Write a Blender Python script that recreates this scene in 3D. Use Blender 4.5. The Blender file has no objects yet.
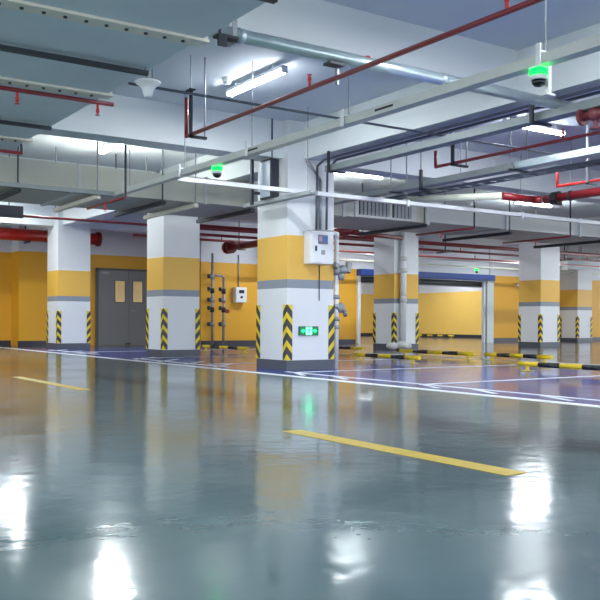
import bpy, bmesh, math, random
from mathutils import Vector, Matrix
random.seed(7)
S = bpy.context.scene
COL = S.collection
R = math.radians

# ---------------------------------------------------------------- camera
# x runs along the ducts (to the right and away), y along the beams (to the left and away), z up
cam_d = bpy.data.cameras.new('camera')
cam = bpy.data.objects.new('camera', cam_d); COL.objects.link(cam)
cam.location = (0, 0, 0.69)
cam.rotation_euler = (Matrix.Rotation(R(-(90 - 56.08)), 4, 'Z') @ Matrix.Rotation(R(90), 4, 'X') @ Matrix.Rotation(.0045, 4, 'Z')).to_euler()
cam_d.sensor_width = 36
cam_d.lens = 868 / 600 * 36
cam_d.shift_y = 22 / 600
cam_d.clip_end = 200
S.camera = cam

# ---------------------------------------------------------------- world and exposure
W = bpy.data.worlds.new('world'); S.world = W; W.use_nodes = True
W.node_tree.nodes['Background'].inputs[0].default_value = (0.65, 0.69, 0.73, 1)
W.node_tree.nodes['Background'].inputs[1].default_value = 1.7
S.view_settings.view_transform = 'Standard'
S.view_settings.look = 'None'
S.view_settings.gamma = 1
S.view_settings.use_curve_mapping = False
S.view_settings.exposure = 1.8
AREA_W = 17.0        # downward light of each tube, watts
LAMP = 13.0          # emission of the tube diffusers

# ---------------------------------------------------------------- materials
def srgb(r, g, b):
    f = lambda c: (c / 255 / 12.92) if c <= 10 else ((c / 255 + .055) / 1.055) ** 2.4
    return (f(r), f(g), f(b), 1)

def mat(name, rgb, rough=.5, metal=0, var=.06, scale=6, bump=0, spec=.5, coat=0):
    m = bpy.data.materials.new(name); m.use_nodes = True
    n = m.node_tree.nodes; l = m.node_tree.links; b = n['Principled BSDF']
    b.inputs['Roughness'].default_value = rough; b.inputs['Metallic'].default_value = metal
    b.inputs['Specular IOR Level'].default_value = spec; b.inputs['Coat Weight'].default_value = coat
    tc = n.new('ShaderNodeTexCoord'); nz = n.new('ShaderNodeTexNoise')
    nz.inputs['Scale'].default_value = scale; nz.inputs['Detail'].default_value = 4
    l.new(tc.outputs['Object'], nz.inputs['Vector'])
    mx = n.new('ShaderNodeMix'); mx.data_type = 'RGBA'
    c = srgb(*rgb)
    mx.inputs[6].default_value = tuple(x * (1 - var * 1.6) for x in c[:3]) + (1,)
    mx.inputs[7].default_value = tuple(min(1, x * (1 + var * 1.2)) for x in c[:3]) + (1,)
    l.new(nz.outputs['Fac'], mx.inputs[0]); l.new(mx.outputs[2], b.inputs['Base Color'])
    if bump:
        bp = n.new('ShaderNodeBump'); bp.inputs['Strength'].default_value = bump; bp.inputs['Distance'].default_value = .01
        l.new(nz.outputs['Fac'], bp.inputs['Height']); l.new(bp.outputs[0], b.inputs['Normal'])
    return m

def emit(name, rgb, strength):
    m = bpy.data.materials.new(name); m.use_nodes = True
    b = m.node_tree.nodes['Principled BSDF']
    b.inputs['Base Color'].default_value = srgb(*rgb)
    b.inputs['Emission Color'].default_value = srgb(*rgb)
    b.inputs['Emission Strength'].default_value = strength
    return m

def banded(name, stops, rough=.45, var=.03):
    """paint in horizontal bands; stops = [(z, rgb), ...] going up, on the height above the floor"""
    m = mat(name, (255, 255, 255), rough, var=var, scale=2.2)
    n = m.node_tree.nodes; l = m.node_tree.links; b = n['Principled BSDF']
    geo = n.new('ShaderNodeNewGeometry'); sp = n.new('ShaderNodeSeparateXYZ'); mr = n.new('ShaderNodeMath')
    l.new(geo.outputs['Position'], sp.inputs[0]); mr.operation = 'DIVIDE'; mr.inputs[1].default_value = 4
    l.new(sp.outputs[2], mr.inputs[0])
    cr = n.new('ShaderNodeValToRGB'); cr.color_ramp.interpolation = 'CONSTANT'
    e = cr.color_ramp.elements
    e[0].position = 0; e[0].color = srgb(*stops[0][1])
    e[1].position = stops[1][0] / 4; e[1].color = srgb(*stops[1][1])
    for z, c in stops[2:]:
        x = e.new(z / 4); x.color = srgb(*c)
    l.new(mr.outputs[0], cr.inputs[0])
    mx = [k for k in n if k.type == 'MIX'][0]
    mu = n.new('ShaderNodeMix'); mu.data_type = 'RGBA'; mu.blend_type = 'MULTIPLY'; mu.inputs[0].default_value = 1
    l.new(mx.outputs[2], mu.inputs[6]); l.new(cr.outputs[0], mu.inputs[7]); l.new(mu.outputs[2], b.inputs['Base Color'])
    return m

WHITE = (222, 226, 228)
M = {}
M['ceiling'] = mat('ceiling paint', (206, 212, 220), .75, var=.04, scale=1.2, bump=.05)
M['beam'] = mat('beam paint', (224, 229, 230), .7, var=.035, scale=1.5, bump=.05)
M['pillar'] = banded('pillar paint', [(0, WHITE), (1.17, (136, 145, 156)), (1.29, (232, 184, 78)), (1.92, WHITE)])
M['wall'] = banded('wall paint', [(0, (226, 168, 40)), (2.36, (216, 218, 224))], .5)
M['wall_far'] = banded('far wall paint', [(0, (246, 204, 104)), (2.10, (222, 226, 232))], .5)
M['wall_back'] = banded('rear wall paint', [(0, (224, 166, 38)), (2.56, (212, 214, 222))], .5)
M['skirt'] = mat('dark skirting paint', (72, 80, 90), .4, var=.08)
M['wall_skirt'] = mat('charcoal skirting paint', (50, 52, 64), .4, var=.08)
M['galv'] = mat('galvanised sheet', (212, 222, 226), .55, .05, var=.08, scale=1.4, bump=.06)
M['galv_light'] = mat('pale duct sheet', (204, 206, 204), .5, .05, var=.05, scale=1.6)
M['duct_beige'] = mat('beige duct sheet', (200, 200, 188), .55, .05, var=.07, scale=3)
M['silver'] = mat('silver pipe', (196, 212, 216), .28, .6, var=.12, scale=9)
M['tray'] = mat('cable tray metal', (196, 202, 196), .45, .2, var=.06, scale=5)
M['tray_dull'] = mat('dull tray metal', (140, 149, 150), .5, .3, var=.08, scale=5)
M['tray_white'] = mat('white channel', (226, 230, 234), .3, .35, var=.03)
M['maroon'] = mat('maroon valve paint', (112, 52, 56), .5, var=.15, scale=14)
M['red'] = mat('red pipe paint', (128, 22, 28), .35, var=.14, scale=7, coat=.2)
M['red_bright'] = mat('bright red pipe paint', (205, 38, 34), .3, var=.12, scale=7, coat=.3)
M['dark'] = mat('black steel', (44, 50, 58), .5, .3, var=.12)
M['steel'] = mat('grey steel', (150, 155, 158), .45, .6, var=.12)
M['white'] = mat('white enamel', (226, 230, 232), .35, var=.03)
M['cream'] = mat('cream pipe paint', (206, 210, 190), .45, var=.12, scale=8)
M['perf'] = mat('pale angle iron', (230, 226, 210), .55, var=.1, scale=12)
M['conduit'] = mat('slate conduit', (92, 100, 112), .4, .4, var=.1)
M['door'] = mat('grey door paint', (122, 124, 126), .45, var=.04)
M['door_frame'] = mat('door frame paint', (80, 82, 88), .45, var=.04)
M['pane_yellow'] = mat('yellow wall behind the door pane', (246, 200, 84), .15, var=.08)
M['blue'] = mat('blue shutter casing', (24, 66, 150), .35, var=.06)
M['coil'] = mat('shutter coil', (84, 88, 86), .5, .5, var=.25, scale=20)
M['post'] = mat('portal post paint', (170, 180, 178), .35, .2, var=.06)
M['glass_dark'] = mat('dark lens', (12, 22, 20), .08)
M['screen_blue'] = mat('blue display', (70, 120, 190), .2)
M['screen_pink'] = mat('pink display', (196, 160, 178), .2)
M['screen_dark'] = mat('grey display', (104, 112, 128), .2)
M['navy'] = mat('navy display', (30, 42, 70), .2)
M['yellow'] = mat('yellow paint', (226, 196, 22), .35, var=.1, scale=12)
M['black'] = mat('black paint', (24, 26, 30), .35, var=.1)
M['paper'] = mat('pale panel sheet', (170, 184, 196), .35, var=.07, scale=3)
M['cloth'] = mat('off white cloth', (206, 208, 204), .9, var=.1, scale=14, bump=.4)
M['pinkpipe'] = mat('faded red pipe', (206, 110, 100), .4, var=.15, scale=6)
M['lamp'] = emit('lit tube', (240, 247, 252), LAMP)
M['green'] = emit('green indicator', (0, 255, 60), 1.3)
M['exit_bright'] = emit('lit exit pictogram', (90, 255, 190), 1.6)
M['exit_arrow'] = emit('lit exit arrow', (20, 230, 110), 1.2)
M['exit_dark'] = emit('exit sign face', (4, 84, 48), .55)
M['line_white'] = mat('white road paint', (236, 240, 244), .55, var=.12, scale=5)
M['line_yellow'] = mat('yellow road paint', (214, 184, 60), .5, var=.12, scale=6)

def floor_material(name, c0, c1, streak=.5):
    m = bpy.data.materials.new(name); m.use_nodes = True
    n = m.node_tree.nodes; l = m.node_tree.links; b = n['Principled BSDF']
    tc = n.new('ShaderNodeTexCoord')
    a = n.new('ShaderNodeTexNoise'); a.inputs['Scale'].default_value = .9; a.inputs['Detail'].default_value = 6; a.inputs['Roughness'].default_value = .6
    l.new(tc.outputs['Object'], a.inputs['Vector'])
    mx = n.new('ShaderNodeMix'); mx.data_type = 'RGBA'
    mx.inputs[6].default_value = srgb(*c0); mx.inputs[7].default_value = srgb(*c1)
    l.new(a.outputs['Fac'], mx.inputs[0]); l.new(mx.outputs[2], b.inputs['Base Color'])
    mr = n.new('ShaderNodeMapRange'); mr.inputs[1].default_value = .3; mr.inputs[2].default_value = .7
    mr.inputs[3].default_value = .08; mr.inputs[4].default_value = .17
    l.new(a.outputs['Fac'], mr.inputs[0]); l.new(mr.outputs[0], b.inputs['Roughness'])
    b.inputs['Specular IOR Level'].default_value = .62
    # gentle trowel waves in the poured resin
    w = n.new('ShaderNodeTexNoise'); w.inputs['Scale'].default_value = 3.2; w.inputs['Detail'].default_value = 3
    l.new(tc.outputs['Object'], w.inputs['Vector'])
    bp = n.new('ShaderNodeBump'); bp.inputs['Strength'].default_value = streak; bp.inputs['Distance'].default_value = .0035
    l.new(w.outputs['Fac'], bp.inputs['Height'])
    w2 = n.new('ShaderNodeTexNoise'); w2.inputs['Scale'].default_value = 9; w2.inputs['Detail'].default_value = 2
    l.new(tc.outputs['Object'], w2.inputs['Vector'])
    b2 = n.new('ShaderNodeBump'); b2.inputs['Strength'].default_value = streak; b2.inputs['Distance'].default_value = .0022
    l.new(w2.outputs['Fac'], b2.inputs['Height']); l.new(bp.outputs[0], b2.inputs['Normal']); l.new(b2.outputs[0], b.inputs['Normal'])
    return m
M['floor'] = floor_material('grey green epoxy', (74, 98, 102), (98, 124, 128))
M['floor_blue'] = floor_material('blue epoxy', (30, 58, 160), (46, 76, 180), .3)
M['floor_bay'] = floor_material('parking bay epoxy', (92, 92, 112), (112, 110, 126), .3)

def chevron_material():
    m = mat('yellow and black chevrons', (225, 200, 10), .4, var=.05)
    n = m.node_tree.nodes; l = m.node_tree.links; b = n['Principled BSDF']
    tc = [k for k in n if k.type == 'TEX_COORD'][0]
    sp = n.new('ShaderNodeSeparateXYZ'); l.new(tc.outputs['Object'], sp.inputs[0])
    def mth(op, a, c):
        q = n.new('ShaderNodeMath'); q.operation = op
        for i, v in enumerate((a, c)):
            if isinstance(v, (int, float)): q.inputs[i].default_value = v
            elif v is not None: l.new(v, q.inputs[i])
        return q.outputs[0]
    s = mth('ADD', mth('ABSOLUTE', sp.outputs[0], None), mth('ABSOLUTE', sp.outputs[1], None))
    t = mth('ADD', sp.outputs[2], mth('MULTIPLY', s, 1.15))
    fr = mth('FRACT', mth('MULTIPLY', t, 5.0), None)
    g = mth('GREATER_THAN', fr, .44)
    mx = [k for k in n if k.type == 'MIX'][0]
    m2 = n.new('ShaderNodeMix'); m2.data_type = 'RGBA'; m2.inputs[7].default_value = srgb(34, 36, 38)
    l.new(g, m2.inputs[0]); l.new(mx.outputs[2], m2.inputs[6]); l.new(m2.outputs[2], b.inputs['Base Color'])
    return m
M['chevron'] = chevron_material()

# ---------------------------------------------------------------- mesh helpers
class MB:
    def __init__(s): s.bm = bmesh.new()
    def box(s, x0, x1, y0, y1, z0, z1, bev=0):
        r = bmesh.ops.create_cube(s.bm, size=1)
        for v in r['verts']:
            v.co = Vector(((x0 + x1) / 2 + v.co.x * (x1 - x0), (y0 + y1) / 2 + v.co.y * (y1 - y0), (z0 + z1) / 2 + v.co.z * (z1 - z0)))
        if bev:
            es = list({e for v in r['verts'] for e in v.link_edges})
            bmesh.ops.bevel(s.bm, geom=es, offset=bev, segments=2, profile=.6, affect='EDGES')
        return s
    def cyl(s, p0, p1, r, n=12, r2=None):
        p0, p1 = Vector(p0), Vector(p1); d = p1 - p0; L = d.length
        if L < 1e-6: return s
        q = Vector((0, 0, 1)).rotation_difference(d.normalized()).to_matrix().to_4x4()
        bmesh.ops.create_cone(s.bm, cap_ends=True, segments=n, radius1=r, radius2=r if r2 is None else r2, depth=L, matrix=Matrix.Translation((p0 + p1) / 2) @ q)
        return s
    def ball(s, c, r, sc=(1, 1, 1), n=12):
        bmesh.ops.create_uvsphere(s.bm, u_segments=n, v_segments=max(6, n // 2 + 2), radius=r, matrix=Matrix.Translation(c) @ Matrix.Diagonal((*sc, 1)))
        return s
    def tube(s, pts, r, n=10):
        for a, b in zip(pts, pts[1:]): s.cyl(a, b, r, n)
        for p in pts[1:-1]: s.ball(p, r * 1.02, n=n)
        return s
    def lathe(s, c, prof, n=20):
        """profile = [(radius, z), ...] about the vertical axis through c"""
        rings = []
        for r, z in prof:
            rings.append([s.bm.verts.new((c[0] + r * math.cos(2 * math.pi * i / n), c[1] + r * math.sin(2 * math.pi * i / n), c[2] + z)) for i in range(n)])
        for a, b in zip(rings, rings[1:]):
            for i in range(n): s.bm.faces.new((a[i], a[(i + 1) % n], b[(i + 1) % n], b[i]))
        s.bm.faces.new(rings[0][::-1]); s.bm.faces.new(rings[-1])
        return s
    def poly(s, pts, h):
        """flat polygon pts (x, y, z) thickened by the vector h"""
        h = Vector(h); a = [s.bm.verts.new(p) for p in pts]; b = [s.bm.verts.new(Vector(p) + h) for p in pts]; n = len(a)
        s.bm.faces.new(a[::-1]); s.bm.faces.new(b)
        for i in range(n): s.bm.faces.new((a[i], a[(i + 1) % n], b[(i + 1) % n], b[i]))
        return s
    def build(s, name, m, parent=None, origin=(0, 0, 0), smooth=False, label=None):
        bmesh.ops.recalc_face_normals(s.bm, faces=s.bm.faces)
        me = bpy.data.meshes.new(name)
        org = Vector(origin) 
        bmesh.ops.translate(s.bm, verts=s.bm.verts, vec=-org)
        s.bm.to_mesh(me); s.bm.free()
        me.materials.append(M[m] if isinstance(m, str) else m)
        if smooth:
            for p in me.polygons: p.use_smooth = len(p.vertices) == 4
        o = bpy.data.objects.new(name, me); COL.objects.link(o)
        if parent is not None:
            o.parent = parent; w = parent['_w'] if '_w' in parent else (0, 0, 0)
            o.location = org - Vector(w)
        else:
            o.location = org
        o['_w'] = tuple(org)
        if label: o['label'] = label
        return o

def tag(o, label, cat, group=None):
    o['label'] = label; o['category'] = cat
    if group: o['group'] = group
    return o
def thing(name, label, cat, loc, group=None):
    o = bpy.data.objects.new(name, None); COL.objects.link(o); o.empty_display_size = .1
    o.location = loc; o['_w'] = tuple(loc)
    return tag(o, label, cat, group)
def part(t, name, mb, m, smooth=False, label=None):
    return mb.build(name, m, t, tuple(t['_w']), smooth, label)
def solo(name, label, cat, mb, m, loc, group=None, smooth=False):
    return tag(mb.build(name, m, None, loc, smooth), label, cat, group)
def struct(name, mb, m, origin=(0, 0, 0)):
    o = mb.build(name, m, None, origin); o['kind'] = 'structure'; return o

CZ = 3.55            # ceiling height
BZ = 3.02            # underside of the beams
# ---------------------------------------------------------------- setting
struct('floor', MB().box(-12, 38, -12, 38, -.2, 0), 'floor')
struct('floor_bays', MB().box(6.16, 34, -8, 34.4, .0005, .003), 'floor_bay')
def bluepaint():
    b = MB()
    b.box(6.16, 10.2, -8, 21.6, .0035, .005)
    return b
struct('floor_blue_strip', bluepaint(), 'floor_blue')
struct('ceiling', MB().box(-12, 38, -12, 38, CZ, CZ + .2), 'ceiling')

struct('wall_back', MB().box(6.72, 11.3, 23.5, 24.4, 0, CZ), 'wall_back')
struct('wall_back_left', MB().box(-6, 6.72, 24.2, 24.4, 0, CZ), 'wall_back')
struct('wall_return', MB().box(11.3, 11.5, 22.0, 23.7, 0, CZ), 'wall_back')
struct('wall_middle', MB().box(11.3, 16.8, 21.8, 22.0, 0, CZ), 'wall')
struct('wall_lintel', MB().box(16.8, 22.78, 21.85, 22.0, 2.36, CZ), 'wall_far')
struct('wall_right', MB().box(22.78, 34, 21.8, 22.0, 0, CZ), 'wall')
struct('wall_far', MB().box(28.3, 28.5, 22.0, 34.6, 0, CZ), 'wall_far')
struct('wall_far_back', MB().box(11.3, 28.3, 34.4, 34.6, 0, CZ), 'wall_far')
struct('baseboard_back', MB().box(10.85, 11.3, 23.47, 23.5, 0, .15).box(6.70, 8.7, 23.47, 23.5, 0, .15), 'wall_skirt')
struct('baseboard_back_left', MB().box(-6, 6.70, 24.17, 24.2, 0, .15), 'wall_skirt')
struct('baseboard_middle', MB().box(11.3, 16.75, 21.77, 21.8, 0, .15), 'wall_skirt')
struct('baseboard_right', MB().box(22.78, 34, 21.77, 21.8, 0, .15), 'wall_skirt')
struct('baseboard_far', MB().box(28.27, 28.3, 22.0, 34.4, 0, .15), 'wall_skirt')
struct('baseboard_far_back', MB().box(11.3, 28.27, 34.37, 34.4, 0, .15), 'wall_skirt')

PIL = {'main': (6.69, 10.28), 'second': (7.05, 15.14), 'third': (6.86, 20.71), 'sack': (14.16, 16.82), 'bare': (19.42, 16.64), 'far': (26.17, 20.70)}
PW = .81
def beams():
    n = 0
    def bm(x0, x1, y0, y1, z=BZ):
        struct('ceiling_beam', MB().box(x0, x1, y0, y1, z, CZ), 'beam')
    for a, b in ((-7, 10.28), (11.09, 15.14), (15.905, 20.71), (21.52, 24.2)): bm(6.97, 7.4, a, min(b, 24.2) if a < 21 else 23.5)
    for a, b in ((-7, 10.8), (17.63, 21.8)): bm(14.37, 14.77, a, b)
    for a, b in ((-7, 16.64), (17.45, 21.8)): bm(19.62, 20.02, a, b)
    bm(26.4, 26.8, -7, 20.7)
    for x0, x1 in ((-8, 6.97), (7.4, 14.37), (14.77, 19.62), (20.02, 26.4)): bm(x0, x1, 6.3, 6.55, 3.14)
    for x0, x1 in ((-8, 6.69), (7.5, 14.37), (14.77, 19.62), (20.02, 26.4)): bm(x0, x1, 10.4, 10.8)
    for x0, x1 in ((-8, 6.97), (7.82, 14.37)): bm(x0, x1, 15.3, 15.7)
    for x0, x1 in ((-8, 6.86), (7.67, 11.2), ): bm(x0, x1, 21.0, 21.4)
    for x0, x1 in ((-8, 6.97), (7.4, 14.37), (14.77, 19.62), (20.02, 26.4)): bm(x0, x1, 2.1, 2.5)
beams()

# road paint, all raised a hair above the resin
def strip(name, pts, m, z=.006, label=None):
    b = MB(); b.poly([(x, y, z) for x, y in pts], (0, 0, .0015)); return struct(name, b, m)
strip('floor_line_white', [(6.0, -8), (6.155, -8), (6.155, 24.0), (6.0, 24.0)], 'line_white', .001)
strip('floor_line_yellow', [(2.96, 2.73), (3.10, 2.73), (3.10, 4.6), (2.96, 4.6)], 'line_yellow', .001)
strip('floor_line_yellow', [(3.0, 8.4), (3.12, 8.4), (3.12, 10.8), (3.0, 10.8)], 'line_yellow', .001)
def white_paint():
    b = MB()
    z = .0065
    def seg(x0, y0, x1, y1, w=.1):
        d = Vector((x1 - x0, y1 - y0, 0)).normalized(); p = Vector((-d.y, d.x, 0)) * w / 2
        a = Vector((x0, y0, z)); c = Vector((x1, y1, z))
        b.poly([a - p, c - p, c + p, a + p], (0, 0, .0015))
    seg(6.5, -6, 6.5, 10.0, .08)
    for y in (-.6, 2.0, 4.6, 7.2, 9.8, 12.4, 15.0, 18.6):
        seg(6.55, y, 12.0, y, .1)
    seg(6.55, 17.2, 6.55, 20.4, .09); seg(6.4, 11.4, 6.4, 15.0, .09)
    for y in (3.2, 4.1, 5.0, 5.9, 6.7, 8.3, 9.2):
        seg(6.25, y, 6.46, y + .5, .07)
    for y in (11.6, 12.6, 13.6, 14.6, 17.6, 18.6, 19.6):
        seg(6.25, y, 6.95, y + .7, .07)
    seg(12.05, -.6, 12.05, 15.0, .1)
    return b
struct('floor_bay_markings', white_paint(), 'line_white')

# ---------------------------------------------------------------- pillars
def pillar(key, label, corners):
    x, y = PIL[key]; PW = .765 if key == 'second' else .81; t = thing('pillar', label, 'pillar', (x + PW / 2, y + PW / 2, 0), 'painted square pillars')
    part(t, 'shaft', MB().box(x, x + PW, y, y + PW, 0, CZ), 'pillar')
    e = .006
    part(t, 'skirting', MB().box(x - e, x + PW + e, y - e, y + PW + e, 0, .145), 'skirt')
    for sx, sy in corners:
        cx = x if sx < 0 else x + PW; cy = y if sy < 0 else y + PW
        w, th = .085, .012; dx, dy = -sx, -sy
        a = (cx + sx * th, cy + sy * th)
        b = MB()
        xs = sorted((a[0], cx + dx * w)); ys = sorted((a[1], cy)); b.box(xs[0], xs[1], ys[0], ys[1], .15, .935)
        xs = sorted((a[0], cx)); ys = sorted((cy, cy + dy * w)); b.box(xs[0], xs[1], ys[0], ys[1], .15, .935)
        o = b.build('corner_guard', 'chevron', t, (a[0], a[1], .15))
        o['label'] = 'yellow and black chevron corner guard'
    return t
CN = ((-1, -1), (1, -1), (-1, 1))
pillar('main', 'big white pillar with yellow band carrying the control cabinet and green exit sign', CN)
pillar('second', 'white pillar with yellow band standing just to the right of the grey double door', CN)
pillar('third', 'leftmost white pillar with yellow band, a red pipe running behind it', CN)
pillar('sack', 'shaded pillar with yellow band and a white vertical pipe up its front', CN)
pillar('bare', 'white and yellow pillar with nothing on it, right of the blue roller shutter', CN)
pillar('far', 'farthest and smallest banded pillar, by the right wall', CN)

# ---------------------------------------------------------------- double door
def double_door():
    x0, x1, y, h = 8.86, 10.76, 23.5, 2.13
    d = struct('door_1', MB().box(x0, x0 + .07, y - .06, y - .001, 0, h + .06).box(x1 - .07, x1, y - .06, y - .001, 0, h + .06).box(x0, x1, y - .06, y - .001, h, h + .06), 'door_frame', (x0, y, 0))
    mid = (x0 + x1) / 2 + .02
    for a, b, wx in ((x0 + .072, mid - .004, mid - .40), (mid + .004, x1 - .072, mid + .14)):
        lf = MB().box(a, b, y - .045, y - .002, .01, h - .004).build('door_leaf', 'door', d, (a, y, 0))
        MB().box(wx - .02, wx + .30, y - .05, y - .0452, 1.22, 1.86).build('window_frame', 'door_frame', lf, (a, y, 0))
        MB().box(wx, wx + .28, y - .053, y - .0502, 1.24, 1.84).build('vision_pane', 'pane_yellow', lf, (a, y, 0), label='yellow wall seen through the narrow pane')
    MB().box(mid + .03, mid + .20, y - .09, y - .0455, .98, 1.01).cyl((mid + .06, y - .09, .995), (mid + .06, y - .045, .995), .02).build('door_handle', 'steel', d, (x0, y, 0))
    MB().box(x0 + .12, x0 + .38, y - .10, y - .0455, h - .10, h - .04).build('door_closer', 'steel', d, (x0, y, 0))
    MB().box(mid - .1, mid + .05, y - .07, y - .0455, .02, .07).build('floor_bolt', 'black', d, (x0, y, 0))
double_door()

# ---------------------------------------------------------------- roller shutter portal
t = thing('roller_shutter', 'blue roller shutter casing over the wide opening between grey posts', 'shutter', (19.8, 21.7, 0))
part(t, 'casing', MB().box(16.8, 22.78, 21.55, 21.79, 2.16, 2.37), 'blue', label='blue shutter casing')
part(t, 'coil', MB().cyl((17.0, 21.92, 2.06), (22.5, 21.92, 2.06), .1, 18), 'coil', True)
part(t, 'bottom_rail', MB().box(17.0, 22.45, 21.9, 21.94, 1.93, 1.965), 'steel')
part(t, 'post', MB().box(16.80, 16.90, 21.7, 21.79, 0, 2.16), 'white')
part(t, 'post', MB().box(22.44, 22.76, 21.6, 21.79, 0, 2.16), 'post')
part(t, 'guide_channel', MB().box(22.36, 22.435, 21.68, 21.79, 0, 2.16), 'white')

# ---------------------------------------------------------------- ducts
def wide_duct():
    t = thing('air_duct', 'broad grey sheet metal duct overhead at the top left of the picture', 'duct', (2.0, 6, 2.75))
    part(t, 'body', MB().box(.9, 2.94, 1.5, 11.6, 2.75, 2.985, .01), 'galv')
    for y in (3.75, 5.65, 7.5, 9.9):
        f = part(t, 'joint_flange', MB().box(.88, 2.98, y - .02, y + .12, 2.728, 2.749).box(2.941, 2.98, y, y + .1, 2.749, 2.98), 'perf', label='pale bolted flange')
        b = MB()
        k = 0
        for i in range(14):
            x = 2.80 - i * .145
            b.cyl((x, y + .05, 2.716), (x, y + .05, 2.729), .014, 6)
        b.build('bolt', 'dark', f, tuple(t['_w']))['kind'] = 'stuff'
    return t
wide_duct()
def hanger(y, x0=.84, x1=2.9, z=2.70, label='', top=CZ, w=.05, m='dark', name='duct_hanger', group='struts under the wide duct'):
    t = thing(name, label, 'hanger', (x1, y, z), group)
    part(t, 'strut', MB().box(x0, x1, y - w / 2, y + w / 2, z - .035, z), m)
    for x in (x0 + .02, x1 - .02): part(t, 'rod', MB().cyl((x, y, z), (x, y, top), .009, 6), 'steel')
for y, l in ((4.6, 'black strut under the wide duct at the very top edge of the picture'), (6.55, 'long black strut under the wide duct, ending by the white bell speaker'),
             (9.0, 'short black strut under the far end of the wide duct, above the red pipe end')):
    hanger(y, z=2.722, label=l)

def cross_duct():
    t = thing('air_duct', 'long beige duct crossing the bay behind the three left pillars, with a grille', 'duct', (4, 12.3, 2.57))
    part(t, 'body', MB().box(-3, 11.17, 12.3, 14.0, 2.57, 2.97, .006), 'duct_beige')
    for x in (1.9, 4.35, 6.42, 9.16): part(t, 'joint_strap', MB().box(x, x + .05, 12.27, 12.299, 2.55, 2.985).box(x, x + .05, 12.299, 14.02, 2.55, 2.569), 'galv_light')
    part(t, 'joint_strap', MB().box(11.12, 11.2, 12.26, 12.299, 2.54, 3.0).box(11.12, 11.2, 12.299, 14.02, 2.545, 2.569), 'galv_light')
    # grille
    g = part(t, 'grille', MB().box(9.42, 9.50, 12.262, 12.299, 2.57, 2.96).box(10.74, 10.86, 12.262, 12.299, 2.57, 2.96).box(9.5, 10.74, 12.262, 12.299, 2.57, 2.61).box(9.5, 10.74, 12.262, 12.299, 2.92, 2.96)
             .box(10.23, 10.27, 12.262, 12.299, 2.61, 2.92), 'galv_light', label='pale grille frame')
    MB().box(9.5, 10.74, 12.285, 12.298, 2.61, 2.92).build('grille_backing', 'black', g, tuple(t['_w']))
    b = MB()
    for i in range(14):
        x = 9.55 + i * .088
        if abs(x - 10.25) > .04: b.poly([(x, 12.284, 2.61), (x + .05, 12.266, 2.61), (x + .055, 12.269, 2.61), (x + .005, 12.284, 2.61)], (0, 0, .31))
    b.build('louver', 'steel', g, tuple(t['_w']))
    t = thing('air_duct', 'pale lavender duct continuing along the right half above the right pillars', 'duct', (16, 12.3, 2.6))
    part(t, 'body', MB().box(11.24, 33, 12.32, 14.0, 2.6, 2.97, .006), 'galv_light')
    for x in (13.3, 15.6, 18.2, 21, 24): part(t, 'joint_strap', MB().box(x, x + .06, 12.29, 12.319, 2.58, 2.985).box(x, x + .06, 12.319, 14.02, 2.58, 2.599), 'galv')
cross_duct()
for x, m, l in ((3.47, 'dark', 'black strut under the beige duct at the left picture edge'), (4.62, 'perf', 'pale perforated strut under the beige duct above the leftmost pillar'),
                (5.66, 'dark', 'black strut under the beige duct between the two leftmost pillars'), (6.22, 'perf', 'pale perforated strut under the beige duct at the top of the second pillar'),
                (7.25, 'dark', 'black strut under the beige duct just left of the big pillar'), (11.0, 'dark', 'black strut under the beige duct above the pillar with the pipe'),
                (13.3, 'dark', 'black strut under the lavender duct left of the bare pillar'), (16.25, 'dark', 'black strut under the lavender duct right of the bare pillar')):
    t = thing('duct_hanger', l, 'hanger', (x, 12.2, 2.5), 'struts under the crossing ducts')
    part(t, 'strut', MB().box(x - .035, x + .035, 12.16, 14.12, 2.475, 2.535), m)
    for y in (12.2, 14.08): part(t, 'rod', MB().cyl((x, y, 2.535), (x, y, CZ), .011, 6), 'steel' if m == 'perf' else 'dark')

# ---------------------------------------------------------------- cable trays
def channel(b, a, c, w, h, n=0):
    """open channel from a to c, width w, height h, running along x or y"""
    (x0, y0, z), (x1, y1, _) = a, c; t = .006
    if abs(x1 - x0) < 1e-6:
        y0, y1 = sorted((y0, y1))
        b.box(x0 - w / 2, x0 + w / 2, y0, y1, z, z + t).box(x0 - w / 2, x0 - w / 2 + t, y0, y1, z + t, z + h).box(x0 + w / 2 - t, x0 + w / 2, y0, y1, z + t, z + h)
    else:
        x0, x1 = sorted((x0, x1))
        b.box(x0, x1, y0 - w / 2, y0 + w / 2, z, z + t).box(x0, x1, y0 - w / 2, y0 - w / 2 + t, z + t, z + h).box(x0, x1, y0 + w / 2 - t, y0 + w / 2, z + t, z + h)
    return b
t = thing('cable_tray', 'long pale cable tray crossing the whole picture with dome cameras under it', 'cable tray', (4.87, 9, 2.52))
part(t, 'tray', channel(MB(), (4.87, -3, 2.52), (4.87, 12.08, 2.52), .1, .075), 'tray')
part(t, 'branch_tray', channel(MB(), (1.0, 12.08, 2.52), (4.81, 12.08, 2.52), .1, .06), 'tray_dull', label='duller branch along the beige duct')
part(t, 'nameplate', MB().box(4.8185, 4.8199, 5.75, 6.0, 2.55, 2.57), 'black')
part(t, 'nameplate', MB().box(4.8185, 4.8199, 8.0, 8.22, 2.55, 2.57), 'black')
t_main = t
for y, top in ((4.14, CZ), (6.45, CZ), (8.2, CZ), (9.85, CZ), (11.6, CZ)):
    r = part(t, 'hanger_clip', MB().box(4.80, 4.94, y - .02, y + .02, 2.60, 2.612).box(4.79, 4.802, y - .02, y + .02, 2.50, 2.66), 'white')
    MB().cyl((4.87, y, 2.612), (4.87, y, top), .006, 6).build('rod', 'steel', r, tuple(t['_w']))
t = thing('cable_tray', 'bright white slim channel crossing in front of the big pillar', 'cable tray', (8, 10.12, 2.49))
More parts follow.
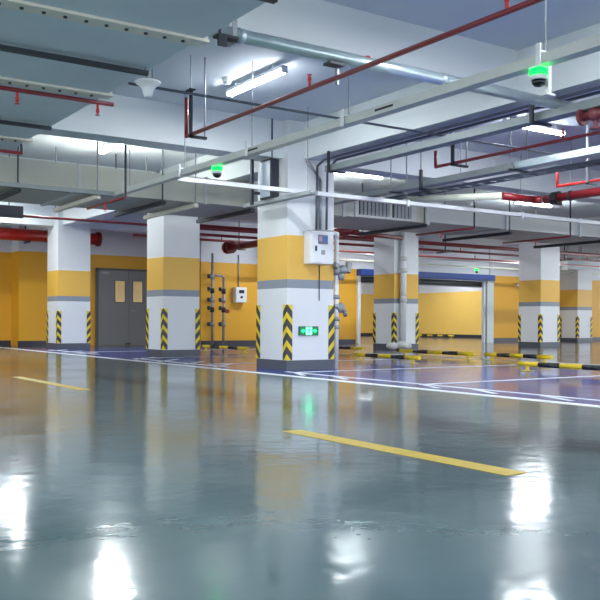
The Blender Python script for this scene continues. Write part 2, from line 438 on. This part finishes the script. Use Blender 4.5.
part(t, 'tray', channel(MB(), (4.93, 10.12, 2.49), (19, 10.12, 2.49), .08, .055), 'tray_white')
for x in (8.75, 11.3, 14.2):
    r = part(t, 'hanger_clip', MB().box(x - .02, x + .02, 10.06, 10.18, 2.546, 2.56).box(x - .02, x + .02, 10.06, 10.075, 2.46, 2.546), 'white')
    MB().cyl((x, 10.12, 2.56), (x, 10.12, CZ), .006, 6).build('rod', 'steel', r, tuple(t['_w']))
t = thing('cable_tray', 'short grey green tray passing the left corner of the big pillar under the hanging box', 'cable tray', (6.5, 10, 2.37))
part(t, 'tray', channel(MB(), (6.5, 9.35, 2.37), (6.5, 11.1, 2.37), .12, .05), 'tray_dull')
part(t, 'rod', MB().cyl((6.5, 9.5, 2.37), (6.5, 9.5, CZ), .006, 6), 'steel')
t = thing('cable_tray', 'grey tray along the beam from the top of the big pillar towards the right edge', 'cable tray', (7.03, 6, 2.75))
part(t, 'tray', channel(MB(), (7.03, -3, 2.76), (7.03, 9.75, 2.76), .15, .085), 'tray_dull')
for y in (3.6, 6.05, 9.6):
    part(t, 'bracket', MB().box(6.9, 7.2, y - .02, y + .02, 2.735, 2.758).box(6.9, 6.925, y - .02, y + .02, 2.758, BZ), 'dark')
t = thing('cable_tray', 'silver wrapped cable trunking in the right bay behind the red sprinkler pipe', 'cable tray', (8.28, 7, 2.6))
part(t, 'tray', MB().box(8.2, 8.38, 1.0, 7.45, 2.60, 2.69, .01), 'silver', label='shiny foil wrapped length')
part(t, 'tray', channel(MB(), (8.28, 7.47, 2.60), (8.28, 11.9, 2.60), .16, .08), 'tray_dull')
for y in (4.3, 7.46, 9.75):
    r = part(t, 'bracket', MB().box(8.12, 8.46, y - .02, y + .02, 2.575, 2.598), 'dark')
    MB().cyl((8.14, y, 2.598), (8.14, y, CZ), .008, 6).cyl((8.44, y, 2.598), (8.44, y, CZ), .008, 6).build('rod', 'steel', r, tuple(t['_w']))
t = thing('cable_tray', 'thin slatted tray in the right bay above the cream pipe', 'cable tray', (9.3, 7, 2.72))
b = MB().box(9.2, 9.215, 1, 11.5, 2.72, 2.76).box(9.385, 9.4, 1, 11.5, 2.72, 2.76)
for i in range(42): b.box(9.215, 9.385, 1.1 + i * .25, 1.13 + i * .25, 2.725, 2.74)
part(t, 'ladder', b, 'conduit')
for y in (5, 9.4): part(t, 'rod', MB().cyl((9.195, y, 2.74), (9.195, y, CZ - .001), .007, 6), 'steel')

# conduits
def pipe(name, label, cat, pts, r, m, group=None, n=12):
    return solo(name, label, cat, MB().tube(pts, r, n), m, pts[0], group, True)
pipe('conduit', 'upper of the two dark conduits hugging the beam underside', 'conduit', [(7.16, 10.24, 2.02), (7.16, 10.22, 2.93), (7.12, 10.0, 2.985), (7.12, -3, 2.985)], .017, 'conduit', 'conduits along the beam')
pipe('conduit', 'outer of the two dark conduits hugging the beam underside', 'conduit', [(7.34, 10.24, 2.02), (7.34, 10.22, 2.9), (7.27, 9.9, 2.985), (7.27, -3, 2.985)], .017, 'conduit', 'conduits along the beam')
pipe('conduit', 'thin slate conduit crossing the upper left bay below the lit tube', 'conduit', [(3.2, 7.65, 2.92), (9.6, 7.65, 2.92)], .014, 'conduit')
pipe('conduit', 'pale conduit running down the big pillar into the control cabinet', 'conduit', [(7.24, 10.255, 2.02), (7.24, 10.255, 2.75), (7.0, 10.25, 3.0)], .02, 'steel', 'conduits on the big pillar')
pipe('conduit', 'thin cable dropping from the control cabinet down the pillar face', 'conduit', [(7.24, 10.27, 1.0), (7.24, 10.27, 1.515)], .006, 'dark')

# ---------------------------------------------------------------- silver pipe and red pipes
t = thing('silver_pipe', 'thick silver pipe running along the beam across the top of the picture', 'pipe', (3, 5.78, 2.88))
part(t, 'run', MB().cyl((2.98, 5.78, 2.88), (7.3, 5.78, 2.88), .052, 20), 'silver', True)
for x in (3.3, 5.4, 7.25): part(t, 'joint_collar', MB().cyl((x, 5.78, 2.88), (x + .05, 5.78, 2.88), .058, 20), 'silver', True)
part(t, 'end_elbow', MB().tube([(7.3, 5.78, 2.88), (7.42, 5.78, 2.86), (7.5, 5.7, 2.8), (7.5, 5.45, 2.8)], .052, 16), 'steel', True)
part(t, 'red_tag', MB().ball((4.55, 5.76, 2.925), .022, (1.3, 1, .6)), 'red_bright', True)
t = thing('pipe_hanger', 'steel bracket and strap holding the left end of the silver pipe by the wide duct', 'hanger', (3.25, 5.78, 2.9))
part(t, 'strap', MB().box(3.22, 3.26, 5.715, 5.725, 2.80, 3.18).box(3.22, 3.26, 5.835, 5.845, 2.80, 3.18).box(3.22, 3.26, 5.715, 5.845, 2.80, 2.815), 'steel')
part(t, 'foot', MB().box(3.05, 3.22, 5.62, 5.71, 2.79, 2.81).box(3.05, 3.12, 5.62, 5.64, 2.72, 2.79), 'dark')
part(t, 'rod', MB().cyl((3.24, 5.78, 3.0), (3.24, 5.78, CZ), .01, 6), 'steel')
part(t, 'rod', MB().cyl((3.08, 5.66, 2.81), (3.08, 5.66, CZ), .01, 6), 'dark')
t = thing('pipe_hanger', 'black saddle on the silver pipe with a rod down to the red pipe', 'hanger', (4.2, 5.78, 2.8))
part(t, 'saddle', MB().box(4.14, 4.29, 5.73, 5.83, 2.80, 2.822), 'dark')
part(t, 'rod', MB().box(4.262, 4.282, 5.80, 5.83, 2.66, 2.80), 'steel')

def sprinkler(t, x, y, z, up=True):
    s = 1 if up else -1
    part(t, 'sprinkler_head', MB().cyl((x, y, z), (x, y, z + s * .05), .012, 8).cyl((x, y, z + s * .05), (x, y, z + s * .085), .017, 8).cyl((x, y, z + s * .1), (x, y, z + s * .106), .022, 10).cyl((x, y, z + s * .085), (x, y, z + s * .1), .005, 6), 'red_bright')
t = thing('sprinkler_pipe', 'long thin red pipe slanting from the upper left bay to the top edge', 'pipe', (4.27, 8, 2.72))
part(t, 'run', MB().tube([(4.27, -2, 2.72), (4.27, 8.6, 2.72), (4.27, 8.6, 3.14)], .021, 12), 'red', True)
sprinkler(t, 4.27, 6.22, 2.735); sprinkler(t, 4.27, 3.95, 2.735)
t = thing('pipe_hanger', 'black angle hanger with rod at the left end of the long thin red pipe', 'hanger', (4.3, 8.2, 2.7))
part(t, 'angle', MB().box(4.20, 4.225, 8.36, 8.40, 2.66, 3.16).box(4.20, 4.40, 8.36, 8.40, 2.66, 2.688), 'dark')
part(t, 'rod', MB().cyl((4.38, 8.38, 2.688), (4.38, 8.38, CZ - .001), .009, 6), 'steel')
part(t, 'top_plate', MB().box(4.17, 4.24, 8.32, 8.42, 3.16, 3.175), 'dark')
part(t, 'rod', MB().cyl((4.21, 8.38, 3.175), (4.21, 8.38, CZ), .006, 6), 'steel')

def red_run(label, pts, r=.021, m='red', heads=(), name='sprinkler_pipe', group=None, rod=None):
    t = thing(name, label, 'pipe', pts[0], group)
    part(t, 'run', MB().tube(pts, r, 12), m, True)
    for h in heads: sprinkler(t, *h)
    if rod: part(t, 'riser', MB().cyl(rod, (rod[0], rod[1], CZ - .001), .016, 8), 'dark', label='dark vertical rod')
    return t
red_run('thin red pipe under the wide duct at the left edge, ending in a cap', [(.4, 7.66, 2.70), (3.05, 7.66, 2.70)], .02, 'red', ((2.17, 7.66, 2.685, False), (2.9, 7.66, 2.685, False)))
red_run('short red pipe end just above the beige duct at the left edge', [(.4, 10.3, 2.66), (2.98, 10.3, 2.66)], .02, rod=(2.97, 10.3, 2.66))
red_run('red drop pipe under the beige duct between the two leftmost pillars', [(4.62, 12.6, 2.38), (4.62, 11.15, 2.38)], .02, 'red', ((4.62, 11.9, 2.37, False),), rod=(4.62, 11.15, 2.38))
red_run('red drop pipe under the ducts in front of the pillar with the pipe', [(11.6, 13.1, 2.44), (11.6, 11.5, 2.44)], .02, 'red', ((11.6, 12.4, 2.43, False),), rod=(11.6, 11.5, 2.44))
red_run('red drop pipe under the lavender duct beside the bare pillar', [(14.3, 13.3, 2.44), (14.3, 11.5, 2.44)], .02, 'red', ((14.3, 12.4, 2.43, False),), rod=(14.3, 11.5, 2.44))
red_run('thin dark red pipe in the right bay, running over the silver trunking', [(7.95, 1, 2.765), (7.95, 8.6, 2.765), (7.95, 8.6, 2.98)], .021, 'red', ((7.95, 6.5, 2.78),))
t = thing('pipe_hanger', 'black angle hanger at the raised left end of the red pipe in the right bay', 'hanger', (7.95, 8.2, 2.74))
part(t, 'angle', MB().box(7.86, 7.89, 8.18, 8.22, 2.715, 3.1).box(7.86, 8.14, 8.18, 8.22, 2.715, 2.742), 'dark')
part(t, 'rod', MB().cyl((8.12, 8.2, 2.742), (8.12, 8.2, CZ), .009, 6), 'steel')
part(t, 'rod', MB().cyl((7.875, 8.2, 3.1), (7.875, 8.2, CZ), .008, 6), 'steel')
t = thing('pipe_hanger', 'black angle hanger just below the raised red pipe end in the right bay', 'hanger', (8.1, 9.0, 2.5))
part(t, 'angle', MB().box(8.05, 8.085, 9.0, 9.04, 2.52, 2.80).box(8.05, 8.45, 9.0, 9.04, 2.52, 2.548), 'dark')
part(t, 'rod', MB().cyl((8.067, 9.02, 2.8), (8.067, 9.02, CZ), .008, 6), 'steel')
red_run('short bright red pipe with a raised end at the right edge, under the silver trunking', [(9.85, 1, 2.62), (9.85, 8.15, 2.62), (9.85, 8.15, 2.86)], .02, 'red_bright')
t = thing('pipe_hanger', 'steel hanger on the short bright red pipe at the right edge', 'hanger', (9.9, 7.7, 2.6))
part(t, 'angle', MB().box(9.79, 9.815, 7.58, 7.62, 2.575, CZ).box(9.79, 9.98, 7.58, 7.62, 2.575, 2.598), 'steel')
t = thing('fire_main', 'thick red water main at the right edge with black coupling and cream length', 'pipe', (10.95, 9, 2.66))
part(t, 'run', MB().tube([(10.95, 1, 2.66), (10.95, 9.3, 2.66)], .068, 18), 'red', True)
part(t, 'elbow', MB().tube([(10.95, 9.36, 2.66), (10.9, 9.48, 2.67), (10.2, 9.52, 2.68)], .06, 16), 'red', True)
part(t, 'coupling', MB().cyl((10.95, 9.02, 2.66), (10.95, 9.14, 2.66), .1, 16).box(10.84, 11.06, 9.05, 9.11, 2.55, 2.58), 'black')
part(t, 'cream_length', MB().tube([(10.2, 9.52, 2.68), (9.3, 10.72, 2.68)], .056, 16), 'cream', True, 'cream painted pipe length')
t = thing('pipe_hanger', 'rod hanger above the black coupling of the thick red main', 'hanger', (10.95, 8.8, 2.6))
part(t, 'clamp', MB().cyl((10.95, 8.78, 2.66), (10.95, 8.82, 2.66), .08, 16), 'dark')
part(t, 'rod', MB().cyl((10.95, 8.8, 2.74), (10.95, 8.8, CZ), .01, 6), 'steel')
t = thing('pipe_valve', 'red flanged valve on the grey tray near the right edge', 'valve', (6.98, 5.3, 2.7))
part(t, 'body', MB().cyl((7.0, 5.16, 2.70), (7.0, 5.52, 2.70), .045, 14).ball((7.0, 5.34, 2.70), .07), 'maroon', True)
for y in (5.17, 5.47): part(t, 'flange', MB().cyl((7.0, y, 2.70), (7.0, y + .035, 2.70), .085, 16), 'maroon')
part(t, 'stem', MB().cyl((7.0, 5.34, 2.64), (7.0, 5.34, 2.56), .02, 8).cyl((7.0, 5.34, 2.57), (7.0, 5.34, 2.555), .05, 12), 'maroon')

# left and rear red pipes
t = red_run('thin red pipe crossing in front of the leftmost pillar near its top', [(3.4, 16.95, 2.72), (13.6, 16.95, 2.72)], .025, 'red')
t = thing('fire_main', 'thick bright red main entering from the left edge behind the leftmost pillar', 'pipe', (5, 22.3, 2.78))
part(t, 'run', MB().cyl((1.5, 22.3, 2.88), (8.5, 22.3, 2.88), .155, 20), 'red_bright', True)
part(t, 'end_flange', MB().cyl((8.42, 22.3, 2.88), (8.52, 22.3, 2.88), .19, 20), 'red', True)
for x in (6.55, 8.0): part(t, 'clamp', MB().box(x, x + .06, 22.1, 22.5, 2.68, 2.72).cyl((x + .03, 22.45, 2.67), (x + .03, 22.45, CZ - .001), .015, 6), 'dark')
red_run('red pipe high over the grey double door', [(8.7, 20.5, 2.86), (12.6, 20.5, 2.86)], .035, 'red', ((9.6, 20.5, 2.89),), rod=(10.0, 20.5, 2.86))
red_run('thick red pipe running right behind the pillars, upper of the set', [(8.3, 18.2, 2.92), (28, 18.2, 2.92)], .055, 'red')
red_run('slim red pipe running right behind the pillars, middle of the set', [(8.3, 18.6, 2.78), (28, 18.6, 2.78)], .035, 'red', ((10.2, 18.6, 2.765, False), (18.2, 18.6, 2.8), (21, 18.6, 2.8), (24, 18.6, 2.8)))
red_run('faded pink pipe running behind the right pillars, lowest of the set', [(13, 19.3, 2.66), (28, 19.3, 2.66)], .028, 'pinkpipe', ((19.5, 19.3, 2.68), (23, 19.3, 2.68)))
pipe('white_pipe', 'white pipe running level behind the right pillars above the blue shutter', 'pipe', [(13, 20.1, 2.70), (27.9, 20.1, 2.70)], .05, 'white')
pipe('white_pipe', 'green grey pipe just above the blue shutter casing', 'pipe', [(12.8, 20.9, 2.56), (27.9, 20.9, 2.56)], .035, 'cream')
for x, l in ((17.4, 'dark hanger between the red pipes left of the shutter middle'), (22.6, 'dark hanger on the red pipes left of the bare pillar'), (25.4, 'dark hanger on the red pipes right of the bare pillar'), (9.0, 'dark hanger on the red pipes seen right of the second pillar')):
    t = thing('pipe_hanger', l, 'hanger', (x, 18.4, 2.72), 'hangers on the rear pipes')
    part(t, 'strut', MB().box(x - .03, x + .03, 18.1, 18.75, 2.70, 2.74), 'dark')
    part(t, 'rod', MB().cyl((x, 18.4, 2.74), (x, 18.4, CZ), .02, 6), 'dark')
t = thing('fire_main', 'dark red main with a bolted end flange seen between the second and big pillars', 'pipe', (10.96, 19.6, 2.6))
part(t, 'run', MB().tube([(10.96, 19.6, 2.6), (10.96, 14.25, 2.6)], .085, 18), 'red', True)
part(t, 'end_flange', MB().cyl((10.96, 19.6, 2.6), (10.96, 19.7, 2.6), .16, 18).cyl((10.96, 19.45, 2.6), (10.96, 19.52, 2.6), .16, 18), 'red', True)
part(t, 'branch', MB().tube([(10.96, 14.7, 2.6), (12.6, 14.7, 2.56)], .05, 14).cyl((10.96, 14.6, 2.6), (10.96, 14.8, 2.6), .11, 16), 'red', True)
for y in (18.9, 16.2): part(t, 'clamp', MB().box(10.86, 11.06, y, y + .05, 2.49, 2.51).cyl((10.87, y + .02, 2.5), (10.87, y + .02, CZ), .012, 6), 'dark')

# square duct pieces behind, in the rear bay
for x, y, z, w, l, lab in ((13.2, 20.9, 2.55, 1.5, .5, 'grey duct stub above the yellow wall right of the big pillar'), (24.6, 19.9, 2.52, .9, .7, 'pale duct box left of the bare pillar above the wall')):
    t = thing('duct_box', lab, 'duct', (x, y, z))
    part(t, 'body', MB().box(x, x + w, y, y + l, z + .06, z + .42, .01), 'galv'); part(t, 'flange', MB().box(x - .03, x, y - .03, y + l + .03, z + .03, z + .45), 'galv_light')
    part(t, 'rod', MB().cyl((x + .1, y + .1, z + .42), (x + .1, y + .1, CZ), .012, 6), 'dark')

# ---------------------------------------------------------------- lamps
def lamp(x, y, along, label):
    t = thing('ceiling_light', label, 'ceiling light', (x, y, CZ), 'fluorescent ceiling lights')
    L = .62
    def bx(a, b, w, z0, z1, bev=0):
        return MB().box(x + a, x + b, y - w, y + w, z0, z1, bev) if along == 'x' else MB().box(x - w, x + w, y + a, y + b, z0, z1, bev)
    part(t, 'housing', bx(-L, L, .04, CZ - .085, CZ - .05), 'white')
    part(t, 'tube_diffuser', bx(-L + .015, L - .015, .036, CZ - .13, CZ - .086, .014), 'lamp', label='glowing white tube')
    for s in (-1, 1): part(t, 'end_cap', bx(*sorted((s * L, s * (L - .014))), .04, CZ - .132, CZ - .086), 'white')
    ld = bpy.data.lights.new('tube_glow', 'AREA'); ld.shape = 'RECTANGLE'; ld.energy = AREA_W; ld.color = (.93, .97, 1)
    ld.size, ld.size_y = (1.18, .07) if along == 'x' else (.07, 1.18)
    lo = bpy.data.objects.new('tube_glow', ld); COL.objects.link(lo); lo.parent = t; lo.location = (0, 0, -.1315)
    for s in (-1, 1): part(t, 'mounting_clip', bx(*sorted((s * .4, s * .43)), .03, CZ - .05, CZ - .001), 'white')
lamp(5.15, 8.6, 'y', 'glowing ceiling tube in the upper left bay beside the smoke detector')
lamp(5.2, 12.95, 'y', 'glowing ceiling tube above the beige duct, over the two left pillars')
lamp(9.6, 8.35, 'x', 'bright ceiling tube in the right bay behind the silver trunking')
lamp(9.9, 12.88, 'x', 'ceiling tube hidden above the grille duct, lighting the ceiling there')
lamp(5.2, 20.2, 'x', 'ceiling tube lighting the wall by the leftmost pillar')
HID = 'white fluorescent ceiling tube farther along the rows, some of them added to brighten the far room'
for x, y, a in ((15.7, 13.7, 'x'), (15.9, 8.4, 'x'), (21.3, 9.0, 'x'), (21.5, 14.2, 'x'), (16.2, 19.6, 'x'), (22.5, 19.4, 'x'), (27.5, 16, 'x'), (5.15, 17.6, 'y'), (22, 27, 'x'), (24.5, 31, 'x'), (17.5, 27, 'x'),
                (5.15, 4.2, 'y'), (5.15, -.4, 'y'), (9.9, 3.9, 'x'), (9.9, -.6, 'x'), (13.4, 19.7, 'x'), (25.5, 25, 'x'), (26.5, 28.5, 'x'), (19.5, 31.5, 'x'), (.4, 4.2, 'y'), (.4, 8.8, 'y'), (.4, 13.0, 'y'), (.4, -.5, 'y'), (15.9, 3.6, 'x')):  # some far-room tubes are added to brighten the wall beyond the shutter
    lamp(x, y, a, HID)

# ---------------------------------------------------------------- devices
t = thing('smoke_detector', 'round white smoke detector beside the glowing tube', 'smoke detector', (4.97, 8.95, CZ))
part(t, 'base', MB().lathe((4.97, 8.95, CZ - .03), [(.055, 0), (.06, .029)]), 'white', True)
part(t, 'dome', MB().lathe((4.97, 8.95, CZ - .07), [(.015, 0), (.035, .006), (.048, .02), (.052, .04)]), 'white', True)
t = thing('loudspeaker', 'white bell shaped loudspeaker hanging at the edge of the wide duct', 'loudspeaker', (3.06, 6.9, 2.6))
part(t, 'horn', MB().lathe((3.06, 6.9, 2.61), [(.022, 0), (.032, .004), (.04, .03), (.05, .065), (.075, .095), (.105, .115), (.11, .13), (.1, .135)], 24), 'white', True)
part(t, 'bracket', MB().box(3.05, 3.07, 6.89, 6.91, 2.744, 2.98).cyl((3.1, 6.9, 2.744), (3.1, 6.9, CZ), .006, 6), 'steel')
def dome_camera(x, y, z, label):
    t = thing('dome_camera', label, 'camera', (x, y, z), 'dome cameras with green lights')
    part(t, 'mount', MB().box(x - .05, x + .05, y - .05, y + .05, z, z + .012), 'white')
    part(t, 'indicator', MB().lathe((x, y, z - .05), [(.062, 0), (.066, .01), (.066, .042), (.05, .05)]), 'green', True, 'glowing green ring')
    part(t, 'housing', MB().lathe((x, y, z - .082), [(.056, 0), (.062, .032)]), 'white', True)
    part(t, 'lens_dome', MB().lathe((x, y, z - .13), [(.01, 0), (.03, .006), (.046, .022), (.052, .048)]), 'glass_dark', True)
dome_camera(4.87, 4.2, 2.507, 'dome camera with green light under the long tray at the upper right')
dome_camera(4.87, 9.0, 2.507, 'dome camera with green light under the long tray left of the hanging box')
for x, y, l in ((20.9, 20.6, 'green lit camera above the blue shutter'), (24.3, 18.0, 'green lit camera at the right edge beside the far pillar')):
    dome_camera(x, y, 2.47, l)
solo('mounting_plate', 'thin white drop rod of the green lit camera above the shutter', 'bracket', MB().cyl((20.9, 20.62, 2.48), (20.9, 20.62, CZ), .012, 8), 'white', (20.9, 20.62, 2.5))
pipe('conduit', 'white conduit carrying the green lit camera above the shutter', 'conduit', [(20.9, 20.6, 2.5), (17.5, 20.6, 2.5)], .018, 'white')
pipe('conduit', 'white conduit carrying the green lit camera at the right edge', 'conduit', [(24.3, 18.0, 2.5), (20.6, 18.0, 2.5)], .02, 'white')
t = solo('mounting_plate', 'white vertical plate hanging from the long tray beside the right dome camera', 'bracket', MB().box(4.93, 4.96, 4.16, 4.2, 2.33, 2.60).box(4.90, 4.99, 4.15, 4.21, 2.32, 2.335), 'white', (4.95, 4.18, 2.3))

t = thing('hanging_box', 'pale boxy panel in a black frame hanging at the upper left of the big pillar', 'sign box', (6.48, 10.43, 2.4))
part(t, 'frame', MB().box(6.42, 6.55, 10.28, 10.58, 2.42, 2.98, .006), 'dark')
part(t, 'face_panel', MB().box(6.412, 6.419, 10.31, 10.57, 2.45, 2.95), 'paper', label='pale grey blue panel face')
part(t, 'rod', MB().cyl((6.48, 10.36, 2.98), (6.48, 10.36, CZ), .01, 6), 'dark')
part(t, 'rail', MB().box(6.30, 6.34, 10.62, 10.66, 2.35, 3.0).box(6.34, 6.48, 10.59, 10.61, 2.5, 2.54), 'dark')
t = thing('hanging_sign_box', 'long dark grey sign box hanging at the left edge above the thick red main', 'sign box', (3.7, 15.0, 2.45))
part(t, 'box', MB().box(2.9, 4.35, 14.95, 15.05, 2.445, 2.645, .008), 'dark')
for x in (3.1, 4.12): part(t, 'rod', MB().cyl((x, 15.0, 2.645), (x, 15.0, CZ), .012, 6), 'steel')

def cabinet(label, x0, x1, y0, y1, z0, z1, kind):
    t = thing('control_cabinet', label, 'cabinet', (x0, y1, z0))
    part(t, 'housing', MB().box(x0, x1, y0 + .012, y1, z0, z1, .004), 'white')
    d = part(t, 'door', MB().box(x0 + .012, x1 - .012, y0, y0 + .0118, z0 + .012, z1 - .012, .003), 'white')
    w = x1 - x0; h = z1 - z0; P = tuple(t['_w'])
    def on(name, a, b, c, e, m, dep=.006): return MB().box(x0 + a * w, x0 + b * w, y0 - dep, y0 - .0002, z0 + c * h, z0 + e * h).build(name, m, d, P)
    if kind == 'big':
        on('display', .30, .72, .60, .88, 'screen_dark'); on('display_pink', .33, .47, .68, .84, 'screen_pink', .008); on('display_blue', .52, .69, .68, .84, 'screen_blue', .008)
        on('keypad', .44, .60, .28, .42, 'steel'); on('handle', .17, .22, .38, .54, 'dark', .02)
    else:
        on('display', .28, .74, .60, .82, 'navy'); on('lock', .40, .62, .28, .42, 'navy')
    return t
t = cabinet('white control cabinet with a small display on the yellow band of the big pillar', 6.965, 7.36, 10.08, 10.275, 1.52, 1.985, 'big')
part(t, 'cable_gland_plate', MB().box(7.1, 7.38, 10.1, 10.24, 1.987, 2.01), 'steel')
t = cabinet('small white meter box on the yellow wall between the second and big pillars', 12.32, 12.68, 21.6, 21.795, 1.24, 1.68, 'small')
pipe('conduit', 'thin cable running up the yellow wall from the small meter box', 'conduit', [(12.5, 21.78, 1.69), (12.5, 21.78, 2.62)], .02, 'steel')

# green running man sign
t = thing('exit_sign', 'green lit emergency exit sign low on the big pillar', 'exit sign', (7.06, 10.27, .5))
x0, x1, z0, z1, y = 6.89, 7.21, .505, .62, 10.255
part(t, 'casing', MB().box(x0 - .008, x1 + .008, y, 10.274, z0 - .008, z1 + .008, .002), 'dark')
part(t, 'face', MB().box(x0, x1, y - .003, y - .0002, z0, z1), 'exit_dark')
cx = (x0 + x1) / 2; zc = (z0 + z1) / 2
part(t, 'door_panel', MB().box(cx - .05, cx + .05, y - .005, y - .0032, z0 + .004, z1 - .004), 'exit_bright', label='bright mint centre panel')
def flat(pts): return [(cx + a, y - .0055, zc + b) for a, b in pts]
man = MB().poly(flat([(-.012, .03), (.014, .034), (.008, -.005), (-.014, -.006)]), (0, -.001, 0)).poly(flat([(.006, -.004), (.03, -.022), (.024, -.032), (-.004, -.012)]), (0, -.001, 0)) \
    .poly(flat([(-.012, -.004), (-.028, -.04), (-.02, -.044), (-.002, -.01)]), (0, -.001, 0)).poly(flat([(.012, .03), (.036, .012), (.033, .006), (.01, .02)]), (0, -.001, 0)) \
    .poly(flat([(-.01, .03), (-.036, .02), (-.036, .012), (-.01, .02)]), (0, -.001, 0)).cyl((cx + .008, y - .0055, zc + .047), (cx + .008, y - .0068, zc + .047), .01, 12)
part(t, 'running_figure', man, 'exit_dark')
for s in (-1, 1):
    part(t, 'arrow', MB().poly(flat([(s * .062, .012), (s * .10, .012), (s * .10, .03), (s * .14, 0), (s * .10, -.03), (s * .10, -.012), (s * .062, -.012)]), (0, -.001, 0)), 'exit_arrow')

# pipe stands with valves
def wall_pipe(x, y, z1, label, r=.035):
    t = thing('standpipe', label, 'pipe', (x, y, 0), 'wall standpipes')
    part(t, 'riser', MB().cyl((x, y, .0), (x, y, z1), r, 12), 'steel', True)
    for z, k in ((.62, 0), (1.02, 1), (1.3, 0), (1.55, 1), (1.95, 0)):
        if z > z1: continue
        v = part(t, 'valve', MB().cyl((x, y, z - .07), (x, y, z + .07), r * 1.7, 12).cyl((x, y, z), (x - .13, y - .05, z + (.05 if k else 0)), .022, 8), 'dark' if k else 'steel', True)
        MB().cyl((x - .13, y - .05, z - .05 + (.05 if k else 0)), (x - .15, y - .06, z + .05 + (.05 if k else 0)), .045, 10).build('hand_wheel', 'dark', v, tuple(t['_w']))
    return t
t = wall_pipe(11.5, 21.5, 2.6, 'taller left standpipe with valves on the yellow wall')
t = wall_pipe(11.86, 21.5, 1.93, 'shorter right standpipe with valves beside the small meter box')
part(t, 'cross_pipe', MB().tube([(11.86, 21.5, 1.93), (11.8, 21.5, 1.98), (11.54, 21.5, 1.98)], .03), 'steel', True)
part(t, 'gauge', MB().cyl((11.92, 21.42, .98), (11.92, 21.36, .98), .06, 14), 'red', True, 'small red gauge')
t = thing('standpipe', 'white standpipe with grey valves hugging the right edge of the big pillar', 'pipe', (7.57, 10.3, 0))
part(t, 'riser', MB().tube([(7.57, 10.3, 0), (7.57, 10.3, 1.93), (7.54, 10.25, 1.98), (7.42, 10.18, 1.98), (7.38, 10.18, 1.96)], .034, 14), 'white', True)
for z in (.62, .74, .92, 1.06): part(t, 'coupling', MB().cyl((7.57, 10.3, z - .03), (7.57, 10.3, z + .03), .052, 14), 'steel', True)
v = part(t, 'valve', MB().ball((7.63, 10.27, .9), .07, (1, .8, 1.1)).cyl((7.57, 10.3, .9), (7.66, 10.25, .9), .04, 10), 'steel', True)
MB().cyl((7.66, 10.24, .82), (7.7, 10.22, .82), .05, 12).build('hand_wheel', 'steel', v, tuple(t['_w']))
v = part(t, 'valve_cluster', MB().cyl((7.57, 10.3, 1.38), (7.57, 10.3, 1.5), .06, 12).ball((7.66, 10.28, 1.46), .075).ball((7.62, 10.25, 1.36), .055).cyl((7.57, 10.3, 1.42), (7.85, 10.36, 1.5), .028, 10), 'steel', True)
MB().cyl((7.8, 10.34, 1.43), (7.84, 10.35, 1.58), .05, 12).cyl((7.5, 10.24, 1.49), (7.53, 10.24, 1.55), .045, 12).build('hand_wheel', 'steel', v, tuple(t['_w']))
t = thing('standpipe', 'thick white wrapped pipe standing against the shaded pillar', 'pipe', (14.38, 16.72, 0))
part(t, 'riser', MB().cyl((14.38, 16.72, .0), (14.38, 16.72, CZ - .002), .075, 16), 'white', True)
for z, r in ((1.25, .095), (1.42, .085), (2.0, .12), (2.3, .09)): part(t, 'collar', MB().lathe((14.38, 16.72, z - .06), [(.076, 0), (r, .03), (r, .09), (.076, .12)], 16), 'cloth', True)
def sack():
    b = MB(); random.seed(3)
    for cx_, cy_, cz_, r, sc in ((13.9, 16.55, .10, .15, (1.2, .9, .6)), (14.12, 16.45, .12, .16, (1.1, .9, .68)), (14.3, 16.47, .09, .12, (1, .9, .65))):
        b.ball((cx_, cy_, cz_), r, sc, 16)
    for v in b.bm.verts:
        v.co += Vector((random.uniform(-1, 1), random.uniform(-1, 1), random.uniform(-.5, 1))) * .012
        v.co.z = max(.008, v.co.z)
    return b
solo('cloth_bundle', 'crumpled off white bundle on the floor at the foot of the pillar with the pipe', 'bundle', sack(), 'cloth', (14.25, 16.45, 0), None, True)

t = thing('security_camera', 'small white camera on the orange wall left of the bare pillar', 'camera', (24.1, 21.6, 2.05))
part(t, 'arm', MB().tube([(24.1, 21.795, 2.12), (24.1, 21.65, 2.12), (24.1, 21.62, 2.06)], .02), 'steel', True)
part(t, 'body', MB().cyl((24.02, 21.68, 2.06), (24.18, 21.5, 2.0), .055, 12), 'white', True)
part(t, 'lens', MB().cyl((24.18, 21.5, 2.0), (24.19, 21.488, 1.996), .04, 12), 'glass_dark')

# ---------------------------------------------------------------- wheel stop bars
def bar(x, y0, y1, label, r=.036, n=5, z=.105):
    t = thing('wheel_stop_bar', label, 'wheel stop', (x, (y0 + y1) / 2, 0), 'yellow and black wheel stop bars')
    L = (y1 - y0) / n
    for i in range(n):
        part(t, 'pole_section', MB().cyl((x, y0 + i * L, z), (x, y0 + (i + 1) * L, z), r, 14), 'yellow' if i % 2 == 0 else 'black', True, 'yellow section' if i % 2 == 0 else 'black section')
    for y in (y0 + .16, y1 - .16):
        part(t, 'foot', MB().cyl((x, y, .008), (x, y, z - r * .6), r * .7, 10).box(x - .07, x + .07, y - .06, y + .06, .008, .018), 'yellow')
bar(9.6, 10.75, 12.5, 'wheel stop bar in front of the pillar with the pipe, nearest the big pillar')
bar(9.6, 6.75, 8.62, 'brightest yellow and black wheel stop bar, at the right edge')
bar(11.75, 11.62, 13.75, 'wheel stop bar behind the gap right of the pillar with the pipe')
bar(11.85, 9.9, 11.45, 'wheel stop bar in front of the bare pillar')
bar(11.95, 15.25, 17.4, 'wheel stop bar seen just right of the big pillar along the yellow wall')
bar(9.6, 16.3, 18.4, 'wheel stop bar by the standpipes between the second and big pillars')
bar(27.2, 28.2, 30.6, 'small far wheel stop bar against the yellow wall beyond the shutter', n=7)

for o in list(bpy.data.objects):
    if '_w' in o: del o['_w']
